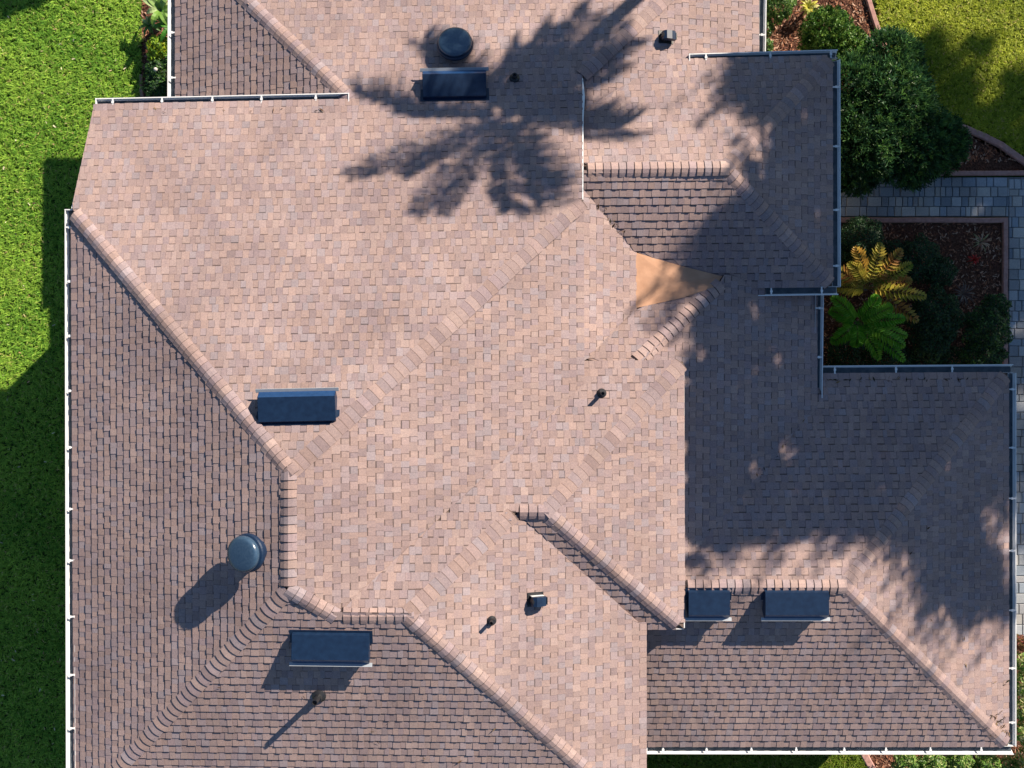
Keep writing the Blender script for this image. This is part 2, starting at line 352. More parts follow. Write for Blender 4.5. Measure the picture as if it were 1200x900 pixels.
# ------------------------------------------------------------------ cricket of bare orange membrane
c = [on('Q',745,296)+Vector((0,0,.012)), on('M',795,311)+Vector((0,0,.03)), on('M',846,324)+Vector((0,0,.03)), on('R',838,336)+Vector((0,0,.02)), on('R',800,349)+Vector((0,0,.028)), on('Q',745,361)+Vector((0,0,.014))]
midp = on('M',790,331); low = [p.copy() for p in c]
cen = (c[0]+c[5])/2; cen2 = Vector((on('M',792,332).x, on('M',792,332).y, (c[1].z+c[4].z)/2-.02))
V = c+[cen, cen2]; V += [Vector((v.x, v.y, v.z-.02)) for v in V]
Fc = [(0,6,7,1),(1,7,2),(7,3,2),(4,3,7),(5,4,7,6)]; Fc += [(0,1,9,8),(1,2,10,9),(2,3,11,10),(3,4,12,11),(4,5,13,12),(5,6,14,13),(6,0,8,14)]
mesh_obj('roof_cricket', V, Fc, M['peach'], house, label='bare orange membrane patch where two roof valleys meet')
# ------------------------------------------------------------------ vents
def frame_at(k, px, py):
    o, a, b, n = fr(k); return on(k, px, py), a, b, n
def box_vent(k, px, py, L_=1.2, label=None):
    p, a, b, n = frame_at(k, px, py); b = -b      # b points down the slope
    if a.x < 0: a = -a
    pr = [(-.25,.012),(-.245,.085),(.105,.245),(.215,.175),(.235,.20)]
    th = .012; h = L_/2
    m = MB(); V = []; Fc = []
    inn = [(x, z-th) for x, z in pr]; loop = pr[:3]+inn[:3][::-1]
    def sheet(pts, x0, x1):
        up_ = [(x, z) for x, z in pts]; dn = [(x, z-th) for x, z in pts][::-1]; lp = up_+dn; q = len(lp)
        V = [(x0, x, z) for x, z in lp]+[(x1, x, z) for x, z in lp]
        return V, [(i, (i+1) % q, q+(i+1) % q, q+i) for i in range(q)]+[tuple(range(q))[::-1], tuple(range(q, 2*q))]
    hood = MB().add(sheet(pr[:3], -h, h)).frame(p, a, b, n).obj('box_vent', M['navy'], house, label=label)
    MB().add(sheet(pr[2:4], -h+.003, h-.003)).frame(p, a, b, n).obj('vent_front', M['navy2'], hood)
    MB().add(sheet([(.212,.166),(.252,.206),(.260,.198)], -h-.05, h+.05)).frame(p, a, b, n).obj('drip_lip', M['lip'], hood)
    for s in (-1, 1):
        sh = [(-.248,.0),(-.243,.070),(.103,.239),(.210,.170),(.15,.0)]; x0 = s*h-.006*s; x1 = s*h+.004*s
        V = [(x0, x, z) for x, z in sh]+[(x1, x, z) for x, z in sh]; q = 5
        MB().add((V, [(i, (i+1) % q, q+(i+1) % q, q+i) for i in range(q)]+[tuple(range(q)), tuple(range(q, 2*q))])).frame(p, a, b, n).obj('side_panel', M['navy'], hood)
    MB().add(box((-h-.05, -.29, .017), (h+.05, -.05, .021))).frame(p, a, b, n).obj('flange', M['navy'], hood)
    for i in range(8):
        x = -h+.1+i*(L_-.2)/7; MB().add(cyl(.007, .004, 8, x, -.02+.0*i, .176)).frame(p, a, b, n).obj('rivet', M['navy2'], hood)
def cyl(r, h, seg=16, x=0, y=0, z=0, r2=None):
    r2 = r if r2 is None else r2
    V = [(x+r*math.cos(2*math.pi*i/seg), y+r*math.sin(2*math.pi*i/seg), z) for i in range(seg)]+[(x+r2*math.cos(2*math.pi*i/seg), y+r2*math.sin(2*math.pi*i/seg), z+h) for i in range(seg)]
    return V, [tuple(range(seg))[::-1], tuple(range(seg, 2*seg))]+[(i, (i+1) % seg, seg+(i+1) % seg, seg+i) for i in range(seg)]
def lathe_(pr, seg=40):
    V = []; Fc = []
    for r, z in pr: V += [(r*math.cos(2*math.pi*i/seg), r*math.sin(2*math.pi*i/seg), z) for i in range(seg)]
    for j in range(len(pr)-1): Fc += [(j*seg+i, j*seg+(i+1) % seg, (j+1)*seg+(i+1) % seg, (j+1)*seg+i) for i in range(seg)]
    Fc += [tuple(range(seg))[::-1], tuple(range((len(pr)-1)*seg, len(pr)*seg))]
    return V, Fc
M['lip'] = mat_plain('pale_blue_lip_metal', (.34, .38, .43), (.40, .44, .49), 14, .3, .6, .1)
box_vent('C', 350, 478, label='dark blue box vent below the left hip, its open side towards the top of the picture')
box_vent('C', 533, 102, 1.1, label='dark blue box vent crossed by the palm shadow')
box_vent('D', 389, 756, label='dark box vent with a pale lip on the lower left slope')
box_vent('U', 931, 705, 1.08, label='dark box vent in full view under the lower right ridge')
box_vent('U', 829, 705, .70, label='dark box vent half hidden beside the upper roof edge')
lathe = lathe_
def round_vent(k, px, py, r=.31, label=None, hs=1.0):
    p, a, b, n = frame_at(k, px, py)
    lathe = lambda pr, seg=40: lathe_([(q0, q1*hs) for q0, q1 in pr], seg)
    v = MB().add(lathe([(r*.62,0),(r*.62,.16),(r*.60,.2)])).frame(p, a, b, n).obj('round_vent', M['navy'], house, smooth=False, label=label)
    MB().add(lathe([(r*.80,.13),(r*1.0,.145),(r*1.04,.165),(r*1.04,.195),(r*1.0,.215),(r*.9,.225)])).frame(p, a, b, n).obj('lower_ring', M['navy'], v, smooth=False)
    MB().add(lathe([(r*.86,.226),(r*.95,.24),(r*.97,.26),(r*.95,.285),(r*.87,.305),(r*.80,.312),(r*.6,.318),(r*.3,.322),(r*.02,.324)])).frame(p, a, b, n).obj('lid', M['lid'], v, smooth=True)
    for i in range(6):
        t = i*math.pi/3; MB().add(box((-.012,-.012,.2),(.012,.012,.24))).frame(p+a*(math.cos(t)*r*.93)+b*(math.sin(t)*r*.93), a, b, n).obj('bracket', M['navy'], v)
M['shingle_plain'] = mat_plain('painted_flange', (.24,.17,.15), (.32,.24,.2), 80, .8, .2)
round_vent('C', 534, 60, label='round lidded vent above the box vent near the top edge')
round_vent('A', 302, 645, r=.29, label='round lidded vent high on the left slope, throwing a long shadow', hs=1.4)
def pipe(k, px, py, h=.3, r=.035, label=None):
    p, a, b, n = frame_at(k, px, py); up = Vector((0,0,1)); X = Vector((1,0,0)); Y = Vector((0,1,0))
    v = MB().add(lathe([(r*2.6,0),(r*2.5,.02),(r*1.5,.05),(r*1.25,.10)], 20)).frame(p+n*.01, a, b, n).obj('pipe_vent', M['black'], house, label=label)
    MB().add(lathe([(r,-.05),(r,h),(r*.8,h),(r*.8,h-.05)], 20)).frame(p, X, Y, up).obj('pipe', M['black'], v, smooth=False)
pipe('D', 374, 815, .40, .045, 'black pipe vent on the lower left slope with a long thin shadow')
pipe('G', 576, 727, .22, .03, 'thin black pipe vent left of the small hooded vent')
pipe('F', 705, 461, .26, .032, 'thin black pipe vent alone beside the long diagonal cap row')
pipe('C', 603, 92, .22, .035, 'thin black pipe vent inside the palm shadow')
def hood_vent(k, px, py, label):
    p, a, b, n = frame_at(k, px, py); X = Vector((1,0,0)); Y = Vector((0,1,0)); up = Vector((0,0,1))
    n2 = n; Xp = (X-n*X.dot(n)).normalized(); Yp = n.cross(Xp)
    v = MB().add(box((-.14,-.10,.016),(.14,.13,.022))).frame(p, Xp, Yp, n).obj('hooded_vent', M['black'], house, label=label)
    MB().add(lathe([(.075,.02),(.075,.17),(.02,.19)], 20)).frame(p-Xp*.04, Xp, Yp, n).obj('throat', M['black'], v)
    pr = [(-.11,.10),(-.10,.17),(-.05,.205),(.05,.20),(.13,.165),(.14,.09)]; V = [(x,-.075,z) for x,z in pr]+[(x,.075,z) for x,z in pr]+[(-.09,-.075,.09),(-.09,.075,.09)]
    Fc = [(i,i+1,7+i,6+i) for i in range(5)]+[(0,1,2,3,4,5)[::-1],(6,7,8,9,10,11)]
    MB().add((V[:12], Fc+[(0,6,11,5)])).frame(p, Xp, Yp, n).obj('hood', M['navy'], v)
    MB().add(box((-.10,.077,.03),(.12,.083,.10))).frame(p, Xp, Yp, n).obj('painted_sunlit_edge', M['white'], v)  # white strip paints the flange edge as sunlit
    MB().add(box((.143,-.06,.09),(.155,.06,.16))).frame(p, Xp, Yp, n).obj('grille', M['black'], v)
hood_vent('G', 627, 703, 'small black hooded vent in the middle of the lower roof')
hood_vent('P', 780, 45, 'small black hooded vent near the top edge, right of the palm shadow')
dV = []; dC = []
for k, x0, y0, x1, y1, n_, sp_ in [('S',805,655,955,480,18,5),('M',690,230,745,292,16,3),('C',100,130,400,130,10,3),('D',120,780,700,930,16,60),('V',1050,620,1170,850,14,30),('V',1166,835,1178,868,60,7),('T',965,445,1170,445,30,3),]:  # dense clump at V's lower corner draws a hedge twig's shadow as flakes
    o_, a_, b_, n_v = fr(k)
    for _ in range(n_):
        t = random.random(); p = on(k, x0+(x1-x0)*t+random.gauss(0, sp_), y0+(y1-y0)*t+random.gauss(0, sp_)*.5)+n_v*.024
        an = random.uniform(0, 6.28); d = a_*math.cos(an)+b_*math.sin(an)+n_v*random.uniform(-.1,.2); e = n_v.cross(d); l_ = random.uniform(.02,.06); ww = l_*random.uniform(.1,.3)
        dV.append([tuple(p-d*l_), tuple(p+e*ww), tuple(p+d*l_+n_v*.01), tuple(p-e*ww)]); dC.append(random.choice([(.05,.03,.02),(.12,.07,.04),(.22,.15,.08),(.03,.03,.02)]))
roof_debris = (np.array(dV), np.array(dC))
# ------------------------------------------------------------------ ground
gm, n, l, b = newmat('soil_under_grass'); c, nz = noisecol(n, l, 3, (.035,.06,.012), (.07,.12,.02), 8, .3, .7, geo(n)); l.new(c, b.inputs[0]); b.inputs['Roughness'].default_value = 1
bump(n, l, b, nz.outputs[0], .6, .05)
mesh_obj('ground', [(-400,-400,0),(400,-400,0),(400,400,0),(-400,400,0)], [(0,1,2,3)], gm, kind='structure', centre=False)
mm = mat_plain('mulch_soil', (.06,.028,.020), (.17,.085,.06), 26, 1, .05, 0, (1, .05))
def sheet(name, pts, z, mat, **kw): 
    P = [W(x, y) for x, y in pts]; return mesh_obj(name, *prism([(p.x, p.y) for p in P], -.02, z), mat, **kw)
lawn_edge = [(1012,-60),(1016,0),(1026,30),(1040,68),(1058,100),(1072,118),(1095,136),(1120,148),(1160,165),(1200,188),(1260,230)]
bedA = [(860,-60)]+lawn_edge+[(1260,206),(930,206),(860,100)]
bedB = [(930,262),(1173,262),(1173,440),(930,440)]
sheet('mulch_bed', bedA, .012, mm, kind='structure')
sheet('mulch_bed', bedB, .012, mm, kind='structure')
sheet('mulch_bed', [(1000,868),(1300,868),(1300,1000),(1040,1000)], .012, mm, kind='structure')
sheet('mulch_bed', [(1181,755),(1300,755),(1300,866),(1181,866)], .012, mm, kind='structure')
sheet('mulch_bed', [(166,-80),(240,-80),(240,140),(166,140)], .012, mm, kind='structure')
# path of grey pavers
pth = sheet('garden_path', [(930,208),(1260,208),(1260,752),(1181,752),(1181,254),(930,254)], .008, mat_plain('joint_sand', (.10,.10,.11), (.16,.155,.15), 40, 1, .05), kind='structure')
PC = [(.34,.38,.43),(.28,.33,.39),(.39,.42,.45),(.44,.44,.43),(.35,.36,.38)]
def paver(x0, y0, x1, y1, ang=0):
    z = .05+random.uniform(-.004, .004); g = .006; c = .010
    x0 += g; x1 -= g; y0 += g; y1 -= g
    V = [(x0,y0,.005),(x1,y0,.005),(x1,y1,.005),(x0,y1,.005),(x0,y0,z-c),(x1,y0,z-c),(x1,y1,z-c),(x0,y1,z-c),(x0+c,y0+c,z),(x1-c,y0+c,z),(x1-c,y1-c,z),(x0+c,y1-c,z)]
    tx, ty = random.uniform(-.004,.004), random.uniform(-.004,.004)
    Fc = [(8,9,10,11)]+[(i,(i+1)%4,4+(i+1)%4,4+i) for i in range(4)]+[(4+i,4+(i+1)%4,8+(i+1)%4,8+i) for i in range(4)]
    k = np.array(random.choice(PC))*random.uniform(.82,1.2)
    mesh_obj('paver', V, Fc, M['paver'], pth, cols=[k]*len(Fc))
def pave(px0, py0, px1, py1, vertical=False):
    a_, b_ = W(px0, py1), W(px1, py0); x0, y0, x1, y1 = a_.x, a_.y, b_.x, b_.y
    if not vertical:
        rows = 4; hgt = (y1-y0)/rows
        for r in range(rows):
            x = x0-random.random()*.2
            while x < x1:
                wd = random.choice((.15,.225,.30))
                if wd == .15 or r == rows-1 or random.random() < .75: paver(max(x,x0), y0+r*hgt, min(x+wd,x1), y0+(r+1)*hgt)
                else:
                    paver(max(x,x0), y0+r*hgt, min(x+wd/2,x1), y0+(r+1)*hgt)
                    if x+wd/2 < x1: paver(x+wd/2, y0+r*hgt, min(x+wd,x1), y0+(r+1)*hgt)
                x += wd
    else:
        y = y0; 
        while y < y1:
            hgt = random.choice((.15,.225,.225)); x = x0-random.random()*.1
            while x < x1-.02:
                wd = random.choice((.15,.225,.30)); paver(max(x,x0), y, min(x+wd,x1), min(y+hgt,y1)); x += wd
            y += hgt
pave(950, 208, 1181, 254); pave(1181, 208, 1215, 752, True)
# kerbs: raised strips of pink concrete
def kerb(pts, wd, label, h=.09, seg_m=None):
    P = [W(x, y) for x, y in pts]; V = []; Fc = []
    for i, p in enumerate(P):
        d = (P[min(i+1,len(P)-1)]-P[max(i-1,0)]); d.z = 0; d.normalize(); s = Vector((-d.y, d.x, 0))
        if 0 < i < len(P)-1:
            d1 = (P[i]-P[i-1]).normalized(); cs = max(.6, d1.dot(d)); ww = wd/cs
        else: ww = wd
        j = random.uniform(-.006,.006)
        for x, z in ((-.5,0),(-.5,h*.75),(-.36,h),(.36,h),(.5,h*.75),(.5,0)): V.append(p+s*(ww*x+j)+Vector((0,0,z+(j if z>0 else 0))))
    for i in range(len(P)-1):
        for q in range(5): Fc.append((i*6+q, (i+1)*6+q, (i+1)*6+q+1, i*6+q+1))
    e = (len(P)-1)*6; Fc += [(0,1,2,3,4,5), tuple(range(e, e+6))[::-1]]
    o = mesh_obj('kerb', V, Fc, M['kerb'], label=label, cat='kerb', group='pink concrete kerbs round the beds')
    return o
def dens(pts, step=10):
    out = []
    for (x0,y0),(x1,y1) in zip(pts, pts[1:]):
        k = max(1, int(math.hypot(x1-x0,y1-y0)/step)); out += [(x0+(x1-x0)*i/k, y0+(y1-y0)*i/k) for i in range(k)]
    return out+[pts[-1]]
kerb([(1010,-60),(1013,-20),(1017,0),(1023,22),(1031,46),(1040,66),(1049,80),(1056,90)], .11, 'pink kerb curving down from the top edge beside the sunny lawn')
kerb([(1066,103),(1074,112),(1084,124)], .10, 'short broken piece of pale kerb at the tip of the dark bush')
kerb([(1120,148),(1134,153),(1152,160),(1172,171),(1190,184),(1215,202),(1260,240)], .14, 'pink kerb between the lawn and the triangle of dark mulch')
kerb(dens([(940,205),(1260,203)],25), .10, 'straight pink kerb along the upper side of the paved path')
kerb(dens([(940,258.5),(1176.5,258.5),(1176.5,440)],25), .11, 'right angled pink kerb round the shaded flower bed')
kerb([(1005,870),(1013,885),(1024,905),(1036,930)], .16, 'pink kerb at the bottom edge below the white gutter')
kerb([(166,88),(165,100),(167,112),(166,130)], .07, 'small pinkish edging stones beside the upper left plants', .06)
# bark chips
def flakes(n_, region, size, cols, z=(.012,.05), flat=.35, name='bark_mulch'):
    pts = []
    R = np.array(region, float); x0, y0 = R.min(0); x1, y1 = R.max(0)
    while len(pts) < n_:
        q = rng.uniform((x0,y0),(x1,y1),(n_*2,2)); pts += [p for p in q if inside(p, region)]
    P = np.array(pts[:n_]); X = np.zeros((n_,3)); s = H/F; X[:,0] = (P[:,0]-600)*s; X[:,1] = (450-P[:,1])*s; X[:,2] = rng.uniform(z[0], z[1], n_)
    t = rng.uniform(0, 2*math.pi, n_); d = np.stack([np.cos(t), np.sin(t), rng.uniform(-flat, flat, n_)], 1); e = np.stack([-np.sin(t), np.cos(t), rng.uniform(-flat*1.5, flat*1.5, n_)], 1)
    L_ = rng.uniform(size[0], size[1], n_)[:,None]; B = L_*rng.uniform(.2, .45, (n_,1))
    V4 = np.stack([X-d*L_/2-e*B/2, X+d*L_/2-e*B/2*.7, X+d*L_/2*.9+e*B/2, X-d*L_/2+e*B/2*.8], 1)
    c = np.array(cols)[rng.integers(0, len(cols), n_)]*rng.uniform(.7, 1.3, (n_,1)); return V4, c
def inside(p, poly):
    x, y = p; r = False
    for i in range(len(poly)):
        (x0,y0),(x1,y1) = poly[i], poly[i-1]
        if (y0 > y) != (y1 > y) and x < (x1-x0)*(y-y0)/(y1-y0)+x0: r = not r
    return r
CH = [(.34,.15,.085),(.24,.10,.06),(.42,.22,.14),(.14,.06,.045),(.50,.33,.24)]
parts = [flakes(9000, [p for p in bedA if p[0] < 1220], (.03,.09), CH), flakes(4000, [(950,262),(1172,262),(1172,440),(950,440)], (.03,.09), CH), flakes(1500, [(1005,872),(1200,872),(1200,920),(1035,920)], (.03,.08), CH), flakes(700, [(166,-10),(200,-10),(200,125),(166,125)], (.03,.08), CH)]
quads_obj('bark_mulch', np.concatenate([p[0] for p in parts]), np.concatenate([p[1] for p in parts]), M['chip'], kind='stuff')
# ------------------------------------------------------------------ grass
def grass(region, n_, c0, c1, cy, lean=1.0, ln=(.06,.14)):
    R = np.array(region, float); x0, y0 = R.min(0); x1, y1 = R.max(0); got = []
    tot = 0
    while tot < n_:
        q = rng.uniform((x0,y0),(x1,y1),(n_,2)); x, y = q[:,0], q[:,1]; r = np.zeros(len(q), bool)
        for i in range(len(region)):
            (a0,b0),(a1,b1) = region[i], region[i-1]
            if b0 == b1: continue
            r ^= ((b0 > y) != (b1 > y)) & (x < (a1-a0)*(y-b0)/(b1-b0)+a0)
        got.append(q[r]); tot += r.sum()
    P = np.concatenate(got)[:n_]; s = H/F; X = np.zeros((n_,3)); X[:,0] = (P[:,0]-600)*s; X[:,1] = (450-P[:,1])*s
    # clumps: blades gather round tuft centres and share a lean
    g = np.floor(X[:,:2]/.062).astype(int); hsh = (g[:,0]*73856093 ^ g[:,1]*19349663) & 1023; tt = rng.uniform(0, 2*math.pi, 1024)[hsh]; tone = rng.uniform(0, 1, 1024)[hsh]
    g2 = np.sin(X[:,0]*2.1+1.3*np.sin(X[:,1]*1.7))*.5+np.sin(X[:,1]*2.9+X[:,0]*1.1)*.5
    t = tt+rng.normal(0, .9, n_); d = np.stack([np.cos(t), np.sin(t), np.zeros(n_)], 1); e = np.stack([-np.sin(t), np.cos(t), np.zeros(n_)], 1)
    L_ = rng.uniform(ln[0], ln[1], n_)[:,None]; wd = rng.uniform(.005, .012, (n_,1)); up = np.array([0,0,1.0]); le = rng.uniform(.3, 1.1, (n_,1))*lean
    mid = X+up*L_*.55+d*L_*.35*le; tip = X+up*L_*rng.uniform(.45, .85, (n_,1))+d*L_*le
    V4 = np.stack([X-e*wd*.6, X+e*wd*.6, mid+e*wd, mid-e*wd], 1); V4b = np.stack([mid-e*wd, mid+e*wd, tip+e*wd*.15, tip-e*wd*.15], 1)
    k = np.clip(tone*.6+rng.uniform(0, .5, n_)+g2*.18, 0, 1)[:,None]; c = np.array(c0)*(1-k)+np.array(c1)*k
    y = (rng.uniform(0, 1, n_) < .04)[:,None]; c = np.where(y, np.array(cy), c)*rng.uniform(.75, 1.2, (n_,1))
    return np.concatenate([V4, V4b]), np.concatenate([c, c])
left = [(-40,-60),(166,-60),(166,135),(290,150),(290,560),(150,960),(-40,960)]
V4, c = grass(left, 240000, (.115,.32,.035), (.43,.65,.09), (.55,.52,.18))
quads_obj('grass', V4, c, M['grass'], kind='stuff', label='bright green coarse lawn left of the house', cat='grass')
right = [(1020,-60),(1260,-60),(1260,222),(1200,182),(1160,160),(1120,143),(1090,128),(1066,102),(1046,66),(1030,30)]
V4, c = grass(right, 75000, (.19,.28,.02), (.52,.58,.055), (.6,.5,.18))
quads_obj('grass', V4, c, M['grass'], kind='stuff', label='yellow green lawn in the upper right corner', cat='grass')
V4, c = grass([(700,850),(1003,850),(1022,905),(1040,930),(700,930)], 30000, (.07,.15,.012), (.22,.30,.03), (.4,.36,.12))
quads_obj('grass', V4, c, M['grass'], kind='stuff', label='strip of lawn along the bottom edge below the gutter', cat='grass')
# a few dry leaves lying on the left lawn
V4, c = flakes(170, [(0,0),(150,0),(150,230),(75,420),(75,900),(0,900)], (.035,.075), [(.50,.42,.22),(.45,.28,.16),(.62,.58,.40)], z=(.06,.10), flat=.4)
quads_obj('roof_litter_and_shadow', *roof_debris, M['chip'], kind='stuff', label='dry leaf bits on the roof shingles and valleys, one clump drawn as a twig shadow', cat='leaf litter')
quads_obj('fallen_leaves', V4, c, M['chip'], kind='stuff', label='dry leaves scattered over the left lawn', cat='leaves')
# ------------------------------------------------------------------ plants
def leaves(cen, rad, n_, size, cols, up=.4, shell=.55, aspect=.5, fold=0):
    """n_ leaves through an ellipsoid, denser to its skin; returns quads"""
    d = rng.normal(0, 1, (n_,3)); d /= np.linalg.norm(d, axis=1)[:,None]; d[:,2] = np.abs(d[:,2])*1.0 if up > .35 else d[:,2]
    r = shell+(1-shell)*rng.uniform(0, 1, (n_,1))**.5; lump = 1+.16*np.sin(d[:,:1]*7+cen[0]*3)*np.cos(d[:,1:2]*6+cen[1]*5)
    X = np.array(cen)+d*r*lump*np.array(rad)
    nrm = d*.7+rng.normal(0, .55, (n_,3)); nrm[:,2] += up; nrm /= np.linalg.norm(nrm, axis=1)[:,None]
    a = np.cross(nrm, rng.normal(0, 1, (n_,3))); a /= np.linalg.norm(a, axis=1)[:,None]; b = np.cross(nrm, a)
    L_ = rng.uniform(size[0], size[1], (n_,1)); B = L_*aspect
    V4 = np.stack([X-a*L_/2, X-a*L_*.05+b*B/2-nrm*fold, X+a*L_/2, X-a*L_*.05-b*B/2-nrm*fold], 1)
    k = rng.uniform(0, 1, (n_,1)); C0 = np.array(cols); i = rng.integers(0, len(C0), n_); c = C0[i]*(.7+.6*k); return V4, c
def stems(m, base, tops, r=.02):
    for t in tops:
        md = (Vector(base)+Vector(t))/2+Vector((random.uniform(-.05,.05), random.uniform(-.05,.05), .05)); m.add(tube([base, md, t], [r, r*.7, r*.35], 6))
def bush(name, lumps, n_, size, cols, label, cat='shrub', group=None, aspect=.5, up=.45, woodr=.02, extra=None):
    """lumps: (px, py, radius px, height of centre m, vertical radius)"""
    cs = [W(l_[0], l_[1], l_[3]) for l_ in lumps]; base = Vector((sum(c.x for c in cs)/len(cs), sum(c.y for c in cs)/len(cs), 0))
    root = empty(name, base, label=label, cat=cat, group=group); Q = []; C = []; area = sum(l_[2]**2 for l_ in lumps)
    for c, l_ in zip(cs, lumps):
        r = l_[2]*(H-l_[3])/F; v, k = leaves(tuple(c), (r, r, l_[4]), int(n_*l_[2]**2/area), size, cols, up, aspect=aspect); Q.append(v); C.append(k)
    if extra: Q.append(extra[0]); C.append(extra[1])
    quads_obj('foliage', np.concatenate(Q), np.concatenate(C), M['leaf'], root)
    m = MB(); stems(m, base, [c+Vector((0,0,l_[4]*.3)) for c, l_ in zip(cs, lumps)], woodr); m.obj('stem', M['bark'], root)
    return root
DG = [(.018,.06,.022),(.03,.085,.028),(.012,.042,.02),(.045,.11,.03)]
JG = [(.04,.115,.045),(.065,.16,.05),(.025,.075,.035),(.10,.21,.05)]
MG = [(.05,.13,.02),(.08,.18,.03),(.03,.09,.02),(.13,.22,.04)]
def sprays(lumps, n_, L_, cols):
    """short feathery conifer sprays, drawn as thin slivers fanned round twig tips"""
    V = []; C = []; area = sum(q[2]**2 for q in lumps)
    for (px, py, r, hz, vr) in lumps:
        m_ = int(n_*r*r/area); c = np.array(W(px, py, hz)); rr = r*(H-hz)/F
        d = rng.normal(0, 1, (m_,3)); d /= np.linalg.norm(d, axis=1)[:,None]; d[:,2] = np.abs(d[:,2]); X = c+d*np.array([rr,rr,vr])*rng.uniform(.7, 1.08, (m_,1))
        g = d+np.array([0,0,.4])+rng.normal(0,.35,(m_,3)); g /= np.linalg.norm(g,axis=1)[:,None]; tone = rng.uniform(.5,1.5,(m_,1))*np.array(cols)[rng.integers(0,len(cols),m_)]
        for _ in range(7):
            e = g+rng.normal(0,.5,(m_,3)); e /= np.linalg.norm(e,axis=1)[:,None]; s_ = np.cross(e, rng.normal(0,1,(m_,3))); s_ /= np.linalg.norm(s_,axis=1)[:,None]
            l_ = rng.uniform(.5,1,(m_,1))*L_; V.append(np.stack([X-s_*.006, X+s_*.006, X+e*l_+s_*.009, X+e*l_-s_*.009],1)); C.append(tone)
    return np.concatenate(V), np.concatenate(C)
jl = [(1000,110,45,.8,.7),(1040,120,48,.9,.8),(1010,165,50,.9,.8),(1060,165,50,.8,.7),(1095,170,34,.6,.55),(985,190,25,.5,.5),(1040,75,36,.7,.6),(1000,200,28,.45,.4),(1070,200,20,.4,.35)]
bush('juniper_bush', jl, 26000, (.03,.08), JG, 'large dark green feathery bush filling the corner between roof and path', 'bush', aspect=.35, extra=sprays(jl, 11000, .15, JG))
tl = [(968,42,30,.6,.5),(990,60,26,.6,.5),(955,55,18,.5,.4)]
bush('shrub', tl, 12000, (.03,.07), [(.10,.24,.035),(.15,.32,.05),(.06,.15,.02),(.22,.36,.06)], 'mid green sunlit shrub at the upper end of the dark feathery bush', extra=sprays(tl, 2000, .09, MG))
bush('shrub', [(908,8,22,.5,.5),(896,35,10,.4,.35),(896,55,9,.3,.3),(905,-20,26,.5,.5)], 7000, (.04,.08), MG, 'narrow green shrub against the white gutter at the top edge')
bush('shrub', [(1005,283,30,.55,.5),(985,300,20,.4,.4)], 9000, (.03,.06), DG, 'round dark green shrub in the upper left corner of the shaded bed')
bush('shrub', [(1075,305,28,.4,.35),(1045,295,14,.4,.3),(1100,320,20,.35,.3)], 7000, (.03,.07), DG, 'low dark shrub behind the orange fronded plant')
bush('shrub', [(1095,370,34,.5,.4),(1090,400,26,.4,.35)], 8000, (.04,.08), DG, 'low dark leafy shrub right of the green fronded plant')
bush('shrub', [(1155,385,28,.55,.5),(1165,360,16,.5,.4),(1150,415,26,.4,.4)], 9000, (.04,.08), DG+[(.07,.17,.03)], 'dark green shrub spilling over the right kerb of the shaded bed')
bush('shrub', [(1040,420,30,.25,.25),(1085,428,25,.25,.2),(990,415,24,.25,.25),(1120,425,20,.25,.2)], 9000, (.03,.07), DG, 'low dark ground cover hugging the gutter at the bottom of the shaded bed')
# strap leaved and feathery plants
def blade(m, base, az, L_, rise, droop, wd, col, seg=6):
    V = []; d = Vector((math.cos(az), math.sin(az), 0)); s = Vector((-d.y, d.x, 0))
    for i in range(seg+1):
        t = i/seg; p = Vector(base)+d*(L_*t)+Vector((0,0,rise*math.sin(min(1, t*1.2)*math.pi*.55)-droop*t*t)); ww = wd*(math.sin(math.pi*min(1, .12+t*.88))**.7)*.5+.001
        V += [p-s*ww+Vector((0,0,ww*.35)), p, p+s*ww+Vector((0,0,ww*.35))]
    Fc = []
    for i in range(seg):
        for q in (0,1): Fc.append((i*3+q, i*3+q+1, i*3+q+4, i*3+q+3))
    m.add((V, Fc), col)
def frond(m, base, az, L_, rise, droop, ll, col0, col1, n_=18, wd=.03, stem=.006, every=None):
    d = Vector((math.cos(az), math.sin(az), 0)); s = Vector((-d.y, d.x, 0)); pts = []
    for i in range(n_+1):
        t = i/n_; pts.append(Vector(base)+d*(L_*t)+Vector((0,0,rise*math.sin(t*math.pi*.6)-droop*t*t)))
    m.add(tube(pts, [stem*(1-.7*i/n_) for i in range(n_+1)], 5), tuple(np.array(col0)*.9))
    for i in range(2, n_+1):
        t = i/n_; l_ = ll*(math.sin(math.pi*(.12+.83*t))**.6)*random.uniform(.85,1.1)
        for sg in (-1, 1):
            e = (s*sg*1.0+d*(.45+.5*t)+Vector((0,0,random.uniform(-.15,.25)))).normalized(); p = pts[i]; q = p+e*l_+Vector((0,0,-l_*.18)); sd_ = e.cross(Vector((0,0,1))).normalized()*wd*.5; mp = p+e*l_*.45+Vector((0,0,.01))
            k = random.random(); col = tuple(np.array(col0)*(1-k)+np.array(col1)*k)
            m.add(([p, mp-sd_, q, mp+sd_], [(0,1,2,3)]), col)
def frond_plant(name, px, py, z0, azs, L_, ll, colf, label, rise=.25, droop=.25, cat='plant', n_=16, wd=.05):
    base = W(px, py, z0); root = empty(name, (base.x, base.y, 0), label=label, cat=cat)
    for az, f_ in azs:
        m = MB(); c0, c1 = colf(az); frond(m, base, math.radians(az), L_*f_, rise*random.uniform(.7,1.2), droop*random.uniform(.7,1.2), ll, c0, c1, n_, wd)
        mesh_obj('frond', m.V, m.F, M['leaf'], root, cols=m.C)
    MB().add(tube([(base.x,base.y,0),(base.x,base.y,z0)], [.06,.05], 10)).obj('stem', M['bark'], root)
